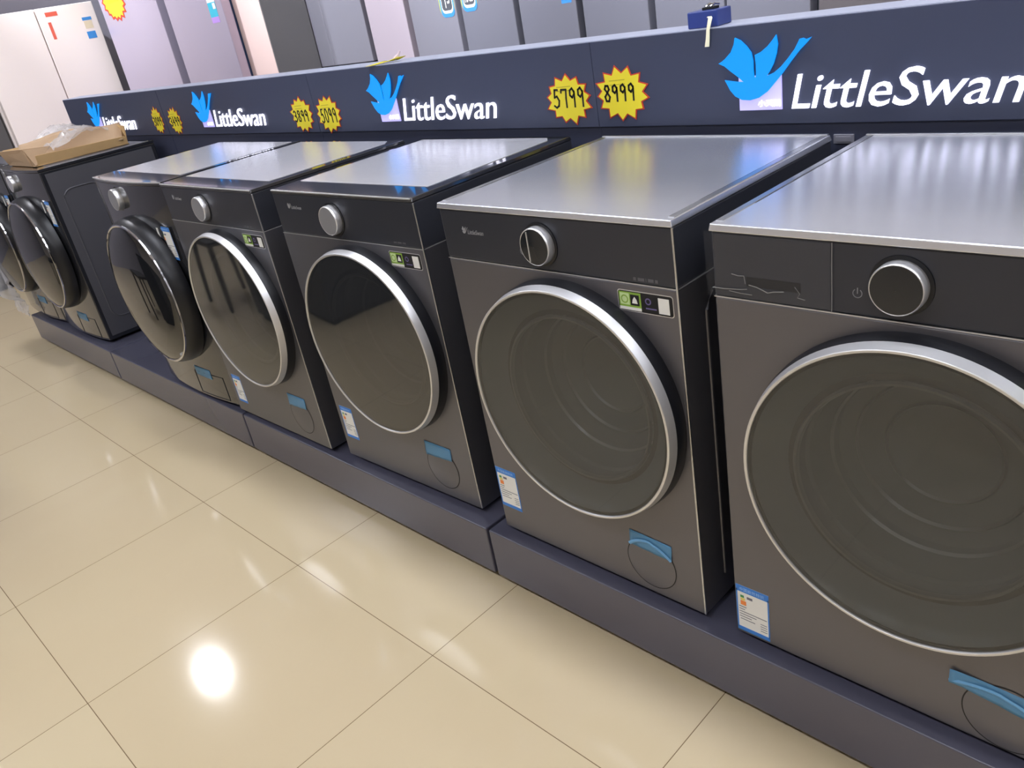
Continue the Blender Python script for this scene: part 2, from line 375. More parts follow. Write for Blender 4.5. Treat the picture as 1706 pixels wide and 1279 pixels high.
sign_board(-2, -.018, 'navy sign board second from left, lit lettering behind the bow-fronted washer')
sign_board(-1, -.012, 'navy sign board third from left, lit lettering behind the two dark-topped washers')
SB = sign_board(0, 0, 'nearest and largest navy sign board, blue swan and lit lettering behind the steel-topped washers')

MB().box(.626, .669, .001, .0058, .8205-PL_TOP, .8395-PL_TOP).box(.631, .664, -.0005, .001, .8245-PL_TOP, .8355-PL_TOP).build('socket_plate', M_FR_GREY2, SB, bevel=.0006)

# price bursts
DIG = {
 '0': [[(.25,.95),(.1,.7),(.1,.3),(.3,.03),(.6,.05),(.8,.35),(.78,.75),(.55,.97),(.25,.95)]],
 '2': [[(.1,.75),(.3,.97),(.65,.95),(.8,.7),(.6,.4),(.1,.05),(.85,.05)]],
 '3': [[(.1,.88),(.4,1.0),(.75,.85),(.7,.62),(.35,.52),(.75,.42),(.82,.2),(.5,.0),(.1,.08)]],
 '4': [[(.5,1.0),(.1,.4),(.85,.4)],[(.65,.7),(.65,.0)]],
 '5': [[(.72,.97),(.3,.97),(.2,.56),(.55,.62),(.82,.38),(.7,.1),(.35,.0),(.05,.1)]],
 '7': [[(.05,.8),(.1,.95),(.8,.95),(.7,.5),(.68,.0)]],
 '8': [[(.5,.55),(.15,.78),(.3,.98),(.65,.97),(.78,.75),(.5,.55),(.12,.3),(.25,.03),(.65,.02),(.82,.28),(.5,.55)]],
 '9': [[(.75,.8),(.5,.99),(.18,.88),(.15,.62),(.42,.5),(.75,.68),(.76,.82),(.74,.45),(.7,.0)]],
}
def star_pts(rx, rz, n, inner, ph, cx=0, cz=0, seed=0):
    r_ = random.Random(seed); P = []
    for k in range(2*n):
        a = ph + math.pi*k/n; f = (1.0 + r_.uniform(-.07, .05)) if k % 2 == 0 else inner
        P.append((cx+rx*f*math.cos(a), cz+rz*f*math.sin(a)))
    return P
def price_tag(cx, cz, rx, rz, num, box, label, ph=.1, seed=0, n=13, y=BY):
    t = thing('price_tag', label, 'price tag', (cx, y, cz), 0, 'yellow starburst price tags')
    MB().prism(star_pts(rx, rz, n, .77, ph, 0, 0, seed), -.0018, -.0004).build('red_border', M_RED, t)
    MB().prism(star_pts(rx*.925, rz*.925, n, .775, ph, 0, 0, seed), -.0026, -.0018).build('yellow_card', M_YELLOW, t)
    x0, z0, x1, z1 = box; q = MB(); w = (x1-x0)/len(num)
    tilt = .02
    for i, ch in enumerate(num):
        for st in DIG[ch]:
            q.stroke([(x0-cx+w*(i+.06)+u*w*.86, z0-cz+v*(z1-z0)+tilt*w*i) for u, v in st], .0050, -.0034, -.0026)
    q.build('price_digits', M_INK, t)
    q = MB()
    for k in range(2): q.stroke([(-.035, rz*.48-k*.010), (.012, rz*.50-k*.010)], .0022, -.0028, -.0026)
    q.build('printed_line', pm('pale_print', (190, 175, 40), 0.6, noise=.1, nscale=40), t)
X = lambda m, x: S1 + m*BL + x
price_tag(X(-1, 1.240), .937, .083, .066, '5799', (X(-1, 1.187), .917, X(-1, 1.300), .964), 'yellow burst price tag reading 5799', .12, 3)
price_tag(X(0, .086), .944, .086, .067, '8999', (X(0, .029), .927, X(0, .130), .966), 'yellow burst price tag reading 8999', .30, 5)
price_tag(X(-2, 1.238), .929, .080, .067, '3899', (X(-2, 1.180), .905, X(-2, 1.285), .944), 'yellow burst price tag reading 3899', .05, 8)
price_tag(X(-1, .087), .926, .083, .067, '5099', (X(-1, .034), .898, X(-1, .140), .946), 'yellow burst price tag reading 5099', .20, 11)
price_tag(X(-3, 1.246), .933, .066, .065, '3099', (X(-3, 1.200), .910, X(-3, 1.295), .948), 'far left yellow burst price tag just left of the board joint, faded figures', .15, 13)
price_tag(X(-2, .110), .927, .072, .064, '3499', (X(-2, .055), .905, X(-2, .165), .944), 'yellow burst price tag just right of the board joint, second from far left', .33, 17)

# ------------------------------------------------------------------ washing machines
def rect_loop(cx, cz, x0, x1, z0, z1, n=64):
    ang = [2*math.pi*k/n for k in range(n)]
    for X_, Z_ in ((x0, z0), (x1, z0), (x1, z1), (x0, z1)): ang.append(math.atan2(Z_-cz, X_-cx) % (2*math.pi))
    ang = sorted(ang); out = []
    for a in ang:
        if out and a - out[-1] < 1e-4: continue
        out.append(a)
    P = []
    for a in out:
        c, s_ = math.cos(a), math.sin(a)
        tx = ((x1 if c > 0 else x0)-cx)/c if abs(c) > 1e-9 else 1e9
        tz = ((z1 if s_ > 0 else z0)-cz)/s_ if abs(s_) > 1e-9 else 1e9
        t = min(tx, tz); P.append((cx+c*t, cz+s_*t))
    return out, P

def cabinet_mb(w, d, z1, cx, cz, rh, bow=None):
    """cabinet with a round opening in its front; bow(x) gives the front's forward bulge"""
    ang, P = rect_loop(cx, cz, 0, w, 0, z1, 72)
    b = bow or (lambda x: 0.0)
    m = MB(); n = len(P); K = 8
    loops = []
    for j in range(K+1):
        f = j/K; lp = []
        for a, (px, pz) in zip(ang, P):
            x = (cx+rh*math.cos(a))*(1-f)+px*f; z = (cz+rh*math.sin(a))*(1-f)+pz*f
            lp.append(m.v((x, -b(x), z)))
        loops.append(lp)
    back = [m.v((px, d, pz)) for px, pz in P]
    seq = loops + [back]
    for A, B in zip(seq, seq[1:]):
        for k in range(n): m.face([A[k], A[(k+1) % n], B[(k+1) % n], B[k]])
    m.face(back)
    return m

def energy_label(par, x, z, w, h, y=0.0, mid=False):
    q = MB()
    e = .0004
    q.use(0).box(x, x+w, y-e, y, z, z+h)
    y1 = y-e; y2 = y-2*e
    q.use(1).box(x, x+w, y2, y1, z+h*.86, z+h); q.box(x, x+w, y2, y1, z, z+h*.08)
    q.box(x, x+w*.04, y2, y1, z+h*.05, z+h*.9); q.box(x+w*.96, x+w, y2, y1, z+h*.05, z+h*.9)
    q.use(3).box(x+w*.13, x+w*.24, y2, y1, z+h*.74, z+h*.79)
    q.use(5).box(x+w*.13, x+w*.27, y2, y1, z+h*.68, z+h*.73)
    q.use(2).box(x+w*.13, x+w*.30, y2, y1, z+h*.58, z+h*.67)
    q.use(4).box(x+w*.33, x+w*.50, y2, y1, z+h*.74, z+h*.79)
    for k, (a, b) in enumerate(((.08, .30), (.08, .25), (.08, .92), (.08, .60), (.08, .45), (.10, .55))):
        zz = z+h*(.53-.055*k); q.box(x+w*a, x+w*b, y2, y1, zz, zz+h*.013)
    for k in range(4): q.box(x+w*.72, x+w*.92, y2, y1, z+h*(.30-.05*k), z+h*(.31-.05*k))
    q.use(0)
    o = q.build('energy_label', [M_WHITE, M_LBLUE, M_ORANGE, M_GREENL, M_TEXTG, M_LYELLOW], par)
    MB().text('中国能效标识', x+w*.12, z+h*.89, w*.74, h*.07, y2-e, y2).build('label_heading', pm('label_heading_pale', (150, 195, 245), .5, noise=.03, nscale=40), o)
    return o

def round_rect(x0, x1, z0, z1, r, n=6):
    P = []
    for cx, cz, a0 in ((x1-r, z1-r, 0), (x0+r, z1-r, 90), (x0+r, z0+r, 180), (x1-r, z0+r, 270)):
        for k in range(n+1):
            a = math.radians(a0+90*k/n); P.append((cx+r*math.cos(a), cz+r*math.sin(a)))
    return P

def feature_sticker(par, x, z, w, h, y=0.0):
    q = MB(); e = .0004
    q.use(0).prism(round_rect(x, x+w, z, z+h, h*.14), y-e, y)
    q.use(1).prism(round_rect(x+w*.012, x+w*.988, z+h*.04, z+h*.96, h*.12), y-2*e, y-e)
    Y1, Y2 = y-2*e, y-3*e
    q.use(2).box(x+w*.03, x+w*.43, Y2, Y1, z+h*.10, z+h*.92)
    q.use(3).box(x+w*.05, x+w*.22, Y2-e, Y2, z+h*.32, z+h*.86)
    q.use(2).lathe([(h*.20, -e), (h*.14, -e)], (x+w*.135, Y2-e, z+h*.58), 20, 'y')
    q.use(1).box(x+w*.24, x+w*.40, Y2-e, Y2, z+h*.32, z+h*.82)
    cx = x+w*.32
    q.use(4).prism([(cx-w*.05, z+h*.42), (cx+w*.05, z+h*.42), (cx+w*.035, z+h*.60), (cx, z+h*.74), (cx-w*.035, z+h*.60)], Y2-2*e, Y2-e)
    q.use(4).box(x+w*.03, x+w*.43, Y2-e, Y2, z+h*.08, z+h*.22)
    q.use(5).lathe([(h*.16, 0), (h*.10, 0)], (x+w*.56, Y2, z+h*.60), 20, 'y')
    q.box(x+w*.51, x+w*.70, Y2, Y1, z+h*.24, z+h*.30)
    q.use(4).box(x+w*.74, x+w*.93, Y2, Y1, z+h*.12, z+h*.84)
    return q.build('feature_sticker', [M_CHROME, M_GROOVE, M_LIME, M_LIMEW, M_WHITE, M_PURPLE], par)

def brand_mark(par, x, z, w, y=0.0):
    q = MB(); s = w*.30/.217
    q.prism([(x+(px-.3669)*s, z+(pz-.9171)*s*1.25) for px, pz in SWAN], y-.0006, y)
    q.text('LittleSwan', x+w*.27, z-w*.01, w*.72, w*.145, y-.0006, y, .2)
    return q.build('brand_mark', M_MARK, par)

def dial(par, cx, cz, r, face, y=0.0, depth=.022, side=None):
    o = MB().lathe([(r*1.0, .001), (r*1.0, -depth+.005), (r*.985, -depth+.0015), (r*.955, -depth), (r*.925, -depth+.0008)], (cx, y, cz), 64, 'y', cap1=True).build('control_dial', side or M_CHROME2, par, sharp=50)
    MB().lathe([(r*.925, -.0002), (r*.5, -.0008), (.0005, -.001)], (cx, y-depth+.0005, cz), 48, 'y').build('dial_face', face, o)
    MB().lathe([(r*1.16, .0), (r*1.15, -.0018), (r*1.0, -.0022)], (cx, y, cz), 56, 'y').build('dial_base', M_SURROUND, o, sharp=60)
    return o

def tape(par, pts, y=0.0, fold=True, curl=.0, follow=None):
    """blue masking tape: pts = four corners tl,tr,br,bl in x,z"""
    (ax, az), (bx, bz), (cx, cz), (dx, dz) = pts
    m = MB(); nu, nv = 14, 5; G = []
    for i in range(nu+1):
        u = i/nu; row = []
        for j in range(nv+1):
            v = j/nv
            x = (ax*(1-u)+bx*u)*(1-v)+(dx*(1-u)+cx*u)*v
            z = (az*(1-u)+bz*u)*(1-v)+(dz*(1-u)+cz*u)*v
            row.append(m.v((x, (follow(x) if follow else y)-.0008-.0012*abs(math.sin(u*9+v*2))*(.3+.7*v)-curl*(1-u)**6, z)))
        G.append(row)
    for i in range(nu):
        for j in range(nv): m.face([G[i][j], G[i+1][j], G[i+1][j+1], G[i][j+1]])
    o = m.build('tape_strip', M_TAPE, par, sharp=80)
    md = o.modifiers.new('thick', 'SOLIDIFY'); md.thickness = .0004; md.offset = 1
    if fold:
        q = MB(); P = []
        for k in range(13):
            u = k/12; v = .95-.62*math.sin(math.pi*min(1, u*1.02))**.8*(1 if u < .55 else .9)
            P.append(((ax*(1-u)+bx*u)*(1-v)+(dx*(1-u)+cx*u)*v, (az*(1-u)+bz*u)*(1-v)+(dz*(1-u)+cz*u)*v))
        for k in range(len(P)):     # one continuous folded ribbon
            A, B = P[max(k-1, 0)], P[min(k+1, len(P)-1)]; dx, dz = B[0]-A[0], B[1]-A[1]; l = math.hypot(dx, dz) or 1
            nx, nz = -dz/l*.004, dx/l*.004
            row = [q.v((P[k][0]+nx, y-.0042, P[k][1]+nz)), q.v((P[k][0], y-.0056, P[k][1])), q.v((P[k][0]-nx, y-.0042, P[k][1]-nz))]
            if k: [q.face([pr[j], pr[j+1], row[j+1], row[j]]) for j in range(2)]
            pr = row
        q.build('tape_crease', M_TAPE2, o)
    return o

def feet(par, w, d):
    for x in (.06, w-.06):
        for y in (.05, d-.05):
            MB().lathe([(.022, PL_TOP), (.022, PL_TOP+.008), (.014, PL_TOP+.010), (.014, .002)], (x, y, 0), 16, 'z', True, True).build('foot', M_RUBBER, par)

def round_filter(par, cx, cz, r, mat):
    m = MB(); m.use(1).lathe([(r+.0022, -.0006), (r, -.0007)], (cx, 0, cz), 56, 'y')
    m.use(0).lathe([(r, -.0007), (r-.002, -.0012), (.0005, -.0012)], (cx, 0, cz), 56, 'y')
    return m.build('filter_cover', [mat, M_GROOVE], par)

def flat_door(par, cx, cz, rb=.2655, rf=.2555, dep=.0470, glass=None):
    """door with a flat smoked glass, bright bevelled ring and dark side wall"""
    d = MB().lathe([(rb, .0), (rb-.001, -.018), (rb-.003, -.027), (rb-.006, -.0275)], (cx, 0, cz), 128, 'y').build('door', M_SURROUND, par, sharp=50)
    MB().lathe([(rb-.006, -.0272), (rb-.0032, -.0276), (rf+.002, -dep+.0008), (rf+.0008, -dep), (rf-.0025, -dep), (rf-.0035, -dep+.001), (rf-.0045, -dep+.005)], (cx, 0, cz), 128, 'y').build('door_ring', M_CHROME, d, sharp=28)
    MB().lathe([(rf-.0040, -dep+.003), (rf*.8, -dep+.0015), (rf*.4, -dep+.0003), (.0005, -dep)], (cx, 0, cz), 96, 'y').build('door_glass', glass or M_GLASS, d)
    # porthole bowl and drum behind the glass
    MB().lathe([(rf-.010, -dep+.006), (rf-.03, -.012), (.192, .004), (.186, .03), (.180, .035), (.176, .055), (.16, .10), (.12, .125), (.0005, .13)], (cx, 0, cz), 72, 'y').build('door_bowl', pm('door_bowl_grey', (150, 155, 158), .22, noise=.05, nscale=10), d)
    MB().lathe([(.190, -.004), (.187, -.009), (.183, -.008), (.181, .0)], (cx, 0, cz), 72, 'y').build('porthole_rim', M_DRUM, d)
    for rr_, yy in ((.166, .086), (.135, .116), (.09, .127)): MB().lathe([(rr_+.004, yy), (rr_, yy-.005), (rr_-.004, yy)], (cx, 0, cz), 64, 'y').build('bowl_rib', M_DRUM, d)
    return d

def seam_line(par, w, d, z):
    m = MB(); t = .0016
    m.box(-.0006, w+.0006, -.0006, .002, z, z+t); m.box(w-.002, w+.0006, .0, d*.35, z, z+t); m.box(-.0006, .002, 0, d*.35, z, z+t)
    return m.build('seam_trim', M_CHROME, par)

def steel_top_washer(x0, y0, rz, label, lab_z, film, circ=(.466, .081, .0615), dcx_dial=.287, dcz=.4495, dcx=.3225):
    w, d = .595, .570
    t = thing('washing_machine', label, 'washing machine', (x0, y0, 0), rz, 'front-loading washers in the display row')
    cabinet_mb(w, d, .7265, dcx, dcz, .19).build('cabinet', M_BODY, t, bevel=.004)
    MB().box(0, w, 0, d, .7285, .8382).build('control_panel', M_CTRL, t, bevel=.004)
    seam_line(t, w, d, .7265)
    # steel top: bevelled slab with side rails and fine grooves
    m = MB()
    m.hexa([(-.002, -.005, .838), (w+.002, -.005, .838), (w+.002, d, .838), (-.002, d, .838)],
           [(.0005, -.003, .8505), (w-.0005, -.003, .8505), (w-.0005, d-.004, .8505), (.0005, d-.004, .8505)])
    top = m.build('top_panel', M_STEEL, t, bevel=.0022, segs=3)
    for a, b in ((.016, .0175), (w-.0175, w-.016)): MB().box(a, b, .11, d-.012, .8503, .8507).build('groove', M_GROOVE, top)
    for a, b in ((.003, .0155), (w-.0155, w-.003)): MB().box(a, b, .012, d-.006, .8503, .8515).build('side_rail', M_STEELEDGE, top, bevel=.0006)
    MB().box(.003, w-.003, d-.012, d-.004, .8503, .8535).build('rear_rail', M_STEELEDGE, top, bevel=.0006)
    # corner trims
    MB().box(w-.0035, w+.0008, -.0008, .0035, 0.002, .837).build('corner_trim', M_CHROME if False else M_STEELEDGE, t, bevel=.0015)
    brand_mark(t, .062, .787, .066)
    dial(t, dcx_dial, .782, .038, M_DIALFACE, depth=.020, side=M_CHROME)
    q = MB()   # power symbol
    P = [(.235+.0065*math.sin(a), .763+.0065*math.cos(a)) for a in [math.radians(k) for k in range(40, 321, 20)]]
    q.stroke(P, .0012, -.0006, 0); q.stroke([(.235, .763), (.235, .771)], .0012, -.0006, 0)
    q.build('power_symbol', M_MARK, t)
    q = MB()
    for k, (a, b) in enumerate(((.503, .509), (.513, .527), (.530, .5312), (.535, .547), (.550, .556))):
        q.box(a, b, -.0005, 0, .7345, .7350+.0055); 
    q.build('panel_print', pm('dim_print', (92, 92, 98), .5, noise=.1, nscale=200), t)
    flat_door(t, dcx, dcz)
    feature_sticker(t, .463, .673, .121, .041)
    round_filter(t, circ[0], circ[1], circ[2], M_BODY)
    energy_label(t, .004, lab_z, .070, .116)
    feet(t, w, d)
    # side panel stamping on the right flank
    MB().tube([(w+.0005, .08, .06), (w+.0005, .08, .66), (w+.0005, .10, .69), (w+.0005, d-.08, .69), (w+.0005, d-.06, .66), (w+.0005, d-.06, .06)], .0035).build('side_rib', M_BODY, t)
    return t

def dark_top_washer(x0, y0, rz, label, lx, lz, w=.605, dcx=.327, dcz=.4525):
    d = .565
    t = thing('washing_machine', label, 'washing machine', (x0, y0, 0), rz, 'front-loading washers in the display row')
    cabinet_mb(w, d, .7275, dcx, dcz, .19).build('cabinet', M_BODYB, t, bevel=.004)
    MB().box(0, w, 0, d, .7295, .840).build('control_panel', M_CTRL, t, bevel=.004)
    seam_line(t, w, d, .7275)
    m = MB()
    m.hexa([(-.001, -.003, .840), (w+.001, -.003, .840), (w+.001, d, .840), (-.001, d, .840)],
           [(.002, .002, .8495), (w-.002, .002, .8495), (w-.002, d-.003, .8495), (.002, d-.003, .8495)])
    top = m.build('top_panel', M_BLACKGLOSS, t, bevel=.002)
    MB().prismz([(.022, .085), (w-.040, .085), (w-.040, d-.05), (w-.065, d-.022), (.022, d-.022)], .849, .8508).build('steel_inlay', M_STEEL2, top, bevel=.0006)
    MB().box(.004, w-.004, -.0036, .0005, .8455, .8495).build('front_lip', M_CHROME, top, bevel=.001)
    MB().box(w-.003, w+.0008, -.0008, .003, 0.002, .838).build('corner_trim', M_STEELEDGE, t, bevel=.0013)
    brand_mark(t, .064, .800, .066)
    dial(t, .271, .782, .038, M_DIALSILVER, depth=.020, side=M_CHROME)
    q = MB()
    for a, b in ((.500, .512), (.515, .530), (.534, .546)): q.box(a, b, -.0005, 0, .737, .741)
    q.build('panel_print', pm('dim_print', (92, 92, 98), .5), t)
    flat_door(t, dcx, dcz, glass=M_GLASS2)
    feature_sticker(t, .470, .676, .118, .040)
    round_filter(t, .475, .090, .0615, M_BODYB)
    tape(t, [(.418, .166), (.526, .165), (.522, .126), (.416, .121)], fold=False)
    energy_label(t, lx, lz, .062, .110)
    feet(t, w, d)
    return t

def dome_washer(x0, y0, label, lab, w=.64, sticker=False, silver_top=True, knob=(.255, .783), flap=True):
    """glossy black washer with bowed front and bulging door"""
    d = .55; W2 = w/2; bowd = .022
    bow = lambda x: bowd*(1-((x-W2)/W2)**2) if 0 <= x <= w else 0
    t = thing('washing_machine', label, 'washing machine', (x0, y0, 0), 0, 'front-loading washers in the display row')
    cx, cz = W2, .437
    cabinet_mb(w, d, .838, cx, cz, .20, bow).build('cabinet', M_BLACKGLOSS, t, bevel=.005, sharp=50)
    N = 16; fr = [(w*k/N, -bow(w*k/N)-.003) for k in range(N+1)]
    top = MB().prismz(fr + [(w, d), (0, d)], .838, .850).build('top_panel', M_BLACKGLOSS, t, bevel=.002)
    if silver_top:
        MB().prismz([(.022, .085), (w-.030, .085), (w-.030, d-.02), (.022, d-.02)], .8495, .8512).build('steel_inlay', M_STEEL2, top, bevel=.0006)
        m = MB(); m.prismz([(x, y-.0012) for x, y in fr] + [(x, y+.002) for x, y in fr[::-1]], .8455, .8505); m.build('front_lip', M_CHROME, top, bevel=.0008)
    else:
        MB().box(.02, w-.02, .06, d-.03, .8495, .8515).build('lid', M_SIDE_MATT, top, bevel=.001)
        MB().box(w-.014, w-.010, .03, d-.02, .8495, .8525).build('rail', M_STEELEDGE, top, bevel=.001)
    dial(t, knob[0], knob[1], .039, M_DIALSILVER if silver_top else M_CHROME, y=-bow(knob[0])+.002, depth=.024, side=M_CHROME)
    # door: wide dark bezel, fine bright ring and domed glass
    yb = -bowd+.006
    dr = MB().lathe([(.286, .0), (.285, -.02), (.278, -.050), (.269, -.062), (.262, -.060)], (cx, yb, cz), 96, 'y').build('door', M_SURROUND, t, sharp=50)
    MB().lathe([(.2705, -.060), (.2700, -.0655), (.266, -.067), (.262, -.0655), (.2615, -.060)], (cx, yb, cz), 96, 'y').build('door_ring', M_CHROME2, dr)
    MB().lathe([(.2635, -.062), (.255, -.069), (.23, -.079), (.18, -.091), (.11, -.099), (.05, -.102), (.0005, -.1025)], (cx, yb, cz), 96, 'y').build('door_glass', M_GLASSD, dr, sharp=80)
    MB().lathe([(.262, -.058), (.22, -.03), (.185, .0), (.17, .05), (.12, .10), (.0005, .11)], (cx, yb, cz), 48, 'y').build('door_bowl', M_SURROUND, dr)
    energy_label(t, lab[0], lab[1], .086, .118, y=-bow(lab[0]+.043)-.0015)
    MB().box(lab[0]-.026, lab[0]-.004, -bow(lab[0])-.0014, -bow(lab[0])-.0002, lab[1]+.062, lab[1]+.112).build('white_sticker', M_WHITE, t)
    if flap:
        fx0, fx1, fz0, fz1 = .355, .565, .012, .108
        yq = lambda x: -bow(x)
        m = MB(); P = []
        for (a, b) in ((fx0, fz0), (fx0, fz1), (fx1, fz1), (fx1, fz0)): P.append((a, yq(a)-.0008, b))
        path = []
        for i in range(4):
            A, B = P[i], P[(i+1) % 4]
            for k in range(8):
                u = k/8; x = A[0]*(1-u)+B[0]*u; path.append((x, yq(x)-.0004, A[2]*(1-u)+B[2]*u))
        m.tube(path, .0014, 6, close=True); m.build('filter_flap', M_GROOVE, t)
        tape(t, [(.365, .130), (.485, .127), (.485, .088), (.372, .092)], fold=False, follow=yq)
    # flank stamping: long rounded rib outlines
    for (ya, yb2, za, zb) in ((.06, .24, .10, .74), (.30, .50, .10, .74)):
        P = [(w+.0005, ya+(u-0)*1, z) for u, z in []]
        rr = round_rect(ya, yb2, za, zb, .05, 6)
        MB().tube([(w+.0004, a, b) for a, b in rr], .004, 6, close=True).build('side_rib', M_SIDE_MATT, t)
    MB().box(w-.001, w+.0006, .02, d-.02, .02, .825).build('side_panel', M_SIDE_MATT, t, bevel=.0004)
    feet(t, w, d)
    return t

n4 = steel_top_washer(0.0, 0.0, 0.0, 'graphite washer with plain brushed steel top and no film, second from the right edge', .068, False)
tape(n4, [(.416, .155), (.524, .150), (.521, .110), (.414, .116)])
n5 = steel_top_washer(.667, 0.0, 0.0, 'nearest steel-topped graphite washer, clear film on its drawer, cut by right edge', .008, True, circ=(.483, .070, .064), dcx_dial=.295)
tape(n5, [(.397, .134), (.545, .128), (.545, .082), (.397, .106)], curl=.004)
MB().box(.2725, .2750, -.0218, -.0200, .752, .812).build('dial_pointer', M_CHROME, n4)
# film and detergent drawer on the nearest machine
dw = MB().box(.004, .196, -.0012, -.0002, .731, .834).build('detergent_drawer', M_CTRL, n5, bevel=.0005)
MB().box(.060, .150, -.0016, -.0008, .752, .768).build('drawer_grip', M_GROOVE, n5)
m = MB(); G = []
rr = random.Random(4)
for i in range(25):
    row = []
    for j in range(13):
        u, v = i/24, j/12
        x = -.014+u*.214; z = .7275+v*.1095
        y = -.0022-.0010*abs(math.sin(7*u+9*v))
        if u < .08: y = -.0022+.012*(1-u/.08)*.4*(1-v*.5)
        if .25 < u < .75 and .15 < v < .35: y -= .0022*abs(math.sin(u*28+v*10))
        row.append(m.v((x, y, z)))
    G.append(row)
for i in range(24):
    for j in range(12): m.face([G[i][j], G[i+1][j], G[i+1][j+1], G[i][j+1]])
film = m.build('protective_film', M_FILM, n5, sharp=80)
q = MB()
q.tube([(.1985, -.003, .729), (.1990, -.0032, .760), (.1985, -.003, .800), (.1988, -.003, .836)], .0007, 6)
q.tube([(.000, -.0035, .744), (.02, -.0042, .744), (.05, -.0036, .746), (.062, -.005, .7485)], .0008, 6)
q.tube([(.030, -.0042, .742), (.050, -.0046, .740), (.070, -.004, .7395)], .0006, 6)
q.tube([(.066, -.005, .756), (.080, -.0052, .754), (.098, -.0056, .747), (.108, -.0052, .750), (.125, -.005, .752)], .0008, 6)
q.tube([(.036, -.004, .771), (.048, -.0045, .769), (.058, -.0045, .770), (.060, -.005, .757)], .0007, 6)
q.tube([(.142, -.004, .762), (.150, -.0045, .752), (.146, -.004, .745), (.158, -.004, .743)], .0006, 6)
q.build('film_wrinkle', M_FILME, film)

dark_top_washer(-.713, .003, math.radians(1.2), 'graphite washer with black-framed top, directly left of the steel-topped pair', .018, .070)
dark_top_washer(-1.399, -.020, math.radians(.5), 'graphite washer with black-framed top and silver dial, right beside the bow-fronted washer', .022, .042)
dome_washer(-2.045, -.008, 'glossy black bow-fronted washer with domed door and steel-inlaid top, right of the empty gap', (.500, .577), w=.628)
dome_washer(-3.475, .022, 'glossy black washer with bare dark flank facing the empty gap, cardboard tray on top', (.540, .588), silver_top=False, flap=True)
n0 = dome_washer(-4.135, .022, 'farthest glossy black washer at the left end, plastic sheet hanging at its corner', (.540, .588), silver_top=False, flap=True)

# crumpled plastic wrap still clinging to the farthest washer
m = MB(); G = []; rr = random.Random(12)
for i in range(17):
    row = []
    for j in range(23):
        u, v = i/16, j/22
        x = -4.17+u*.25+.012*math.sin(v*5); z = -.008+v*.36*(1-.35*u)
        f = max(0, min(1, (.37-math.hypot(x+3.815, z-.437))/.07))   # drapes over the rim of the door
        y = -.030-.100*f*f*(3-2*f)-.016*abs(math.sin(11*u+6*v))-.010*rr.random()
        row.append(m.v((x, y, z)))
    G.append(row)
for i in range(16):
    for j in range(22): m.face([G[i][j], G[i+1][j], G[i+1][j+1], G[i][j+1]])
wrap = m.build('plastic_wrap', M_PLASTIC, sharp=20)
tag(wrap, 'crumpled clear plastic wrap hanging on the lower corner of the farthest washer', 'plastic wrap')

# ------------------------------------------------------------------ cardboard tray with plastic sheet
t = thing('cardboard_tray', 'torn brown cardboard packing tray lying on the dark-topped black washer', 'cardboard box', (-3.18, .28, .8525))
def slab(m, a, b, c, d, th=.004):
    n = (Vector(b)-Vector(a)).cross(Vector(d)-Vector(a)).normalized()*th
    m.hexa([a, b, c, d], [tuple(Vector(p)+n) for p in (a, b, c, d)])
m = MB()
slab(m, (-.20, -.22, .0), (.21, -.22, .0), (.25, .21, .0), (-.16, .21, .0))
m.build('tray_base', M_CARD, t)
m = MB(); slab(m, (-.20, -.225, .003), (.17, -.225, .003), (.16, -.235, .085), (-.20, -.25, .075)); m.build('front_wall', M_CARD2, t)
m = MB(); slab(m, (.205, -.21, .003), (.25, .20, .003), (.258, .20, .040), (.213, -.21, .048)); m.build('side_wall', M_CARD, t)
m = MB(); slab(m, (-.20, -.22, .003), (-.16, .21, .003), (-.20, .21, .06), (-.25, -.22, .07)); m.build('side_wall', M_CARD, t)
m = MB(); slab(m, (.12, .205, .003), (.25, .205, .003), (.255, .215, .085), (.15, .215, .095)); m.build('corner_flap', M_CARD, t)
m = MB(); slab(m, (.17, -.222, .003), (.21, -.222, .003), (.215, -.13, .075), (.155, -.235, .085)); m.build('corner_flap', M_CARD2, t)
# large folded kraft sheet lying across the tray
m = MB(); G = []
for i in range(13):
    row = []
    for j in range(7):
        u, v = i/12, j/6
        x = -.13+u*.30+v*.10; y = -.17+u*.40-v*.05
        z = .098-.070*v-.022*math.cos(u*7)*(1-v)*.5+.012*u*(1-v)
        row.append(m.v((x, y, z)))
    G.append(row)
for i in range(12):
    for j in range(6): m.face([G[i][j], G[i+1][j], G[i+1][j+1], G[i][j+1]])
o = m.build('folded_sheet', M_CARD2, t, sharp=40); o['label'] = 'bent brown kraft sheet'
md = o.modifiers.new('thick', 'SOLIDIFY'); md.thickness = .003
m = MB(); G = []; rr = random.Random(21)
for i in range(27):
    row = []
    for j in range(15):
        u, v = i/26, j/14
        x = -.24+u*.44-.04*v; y = -.12+v*.32
        z = .034+.070*math.sin(math.pi*v)*(1-.35*u)+.030*abs(math.sin(15*u+4*v))*rr.uniform(.5, 1)+.010*rr.random()
        row.append(m.v((x, y, z)))
    G.append(row)
for i in range(26):
    for j in range(14): m.face([G[i][j], G[i+1][j], G[i+1][j+1], G[i][j+1]])
pl = m.build('plastic_sheet', M_PLASTIC, sharp=15, loc=(-3.18, .30, .8565))
tag(pl, 'crumpled clear plastic sheet bulging out of the cardboard tray', 'plastic sheet')

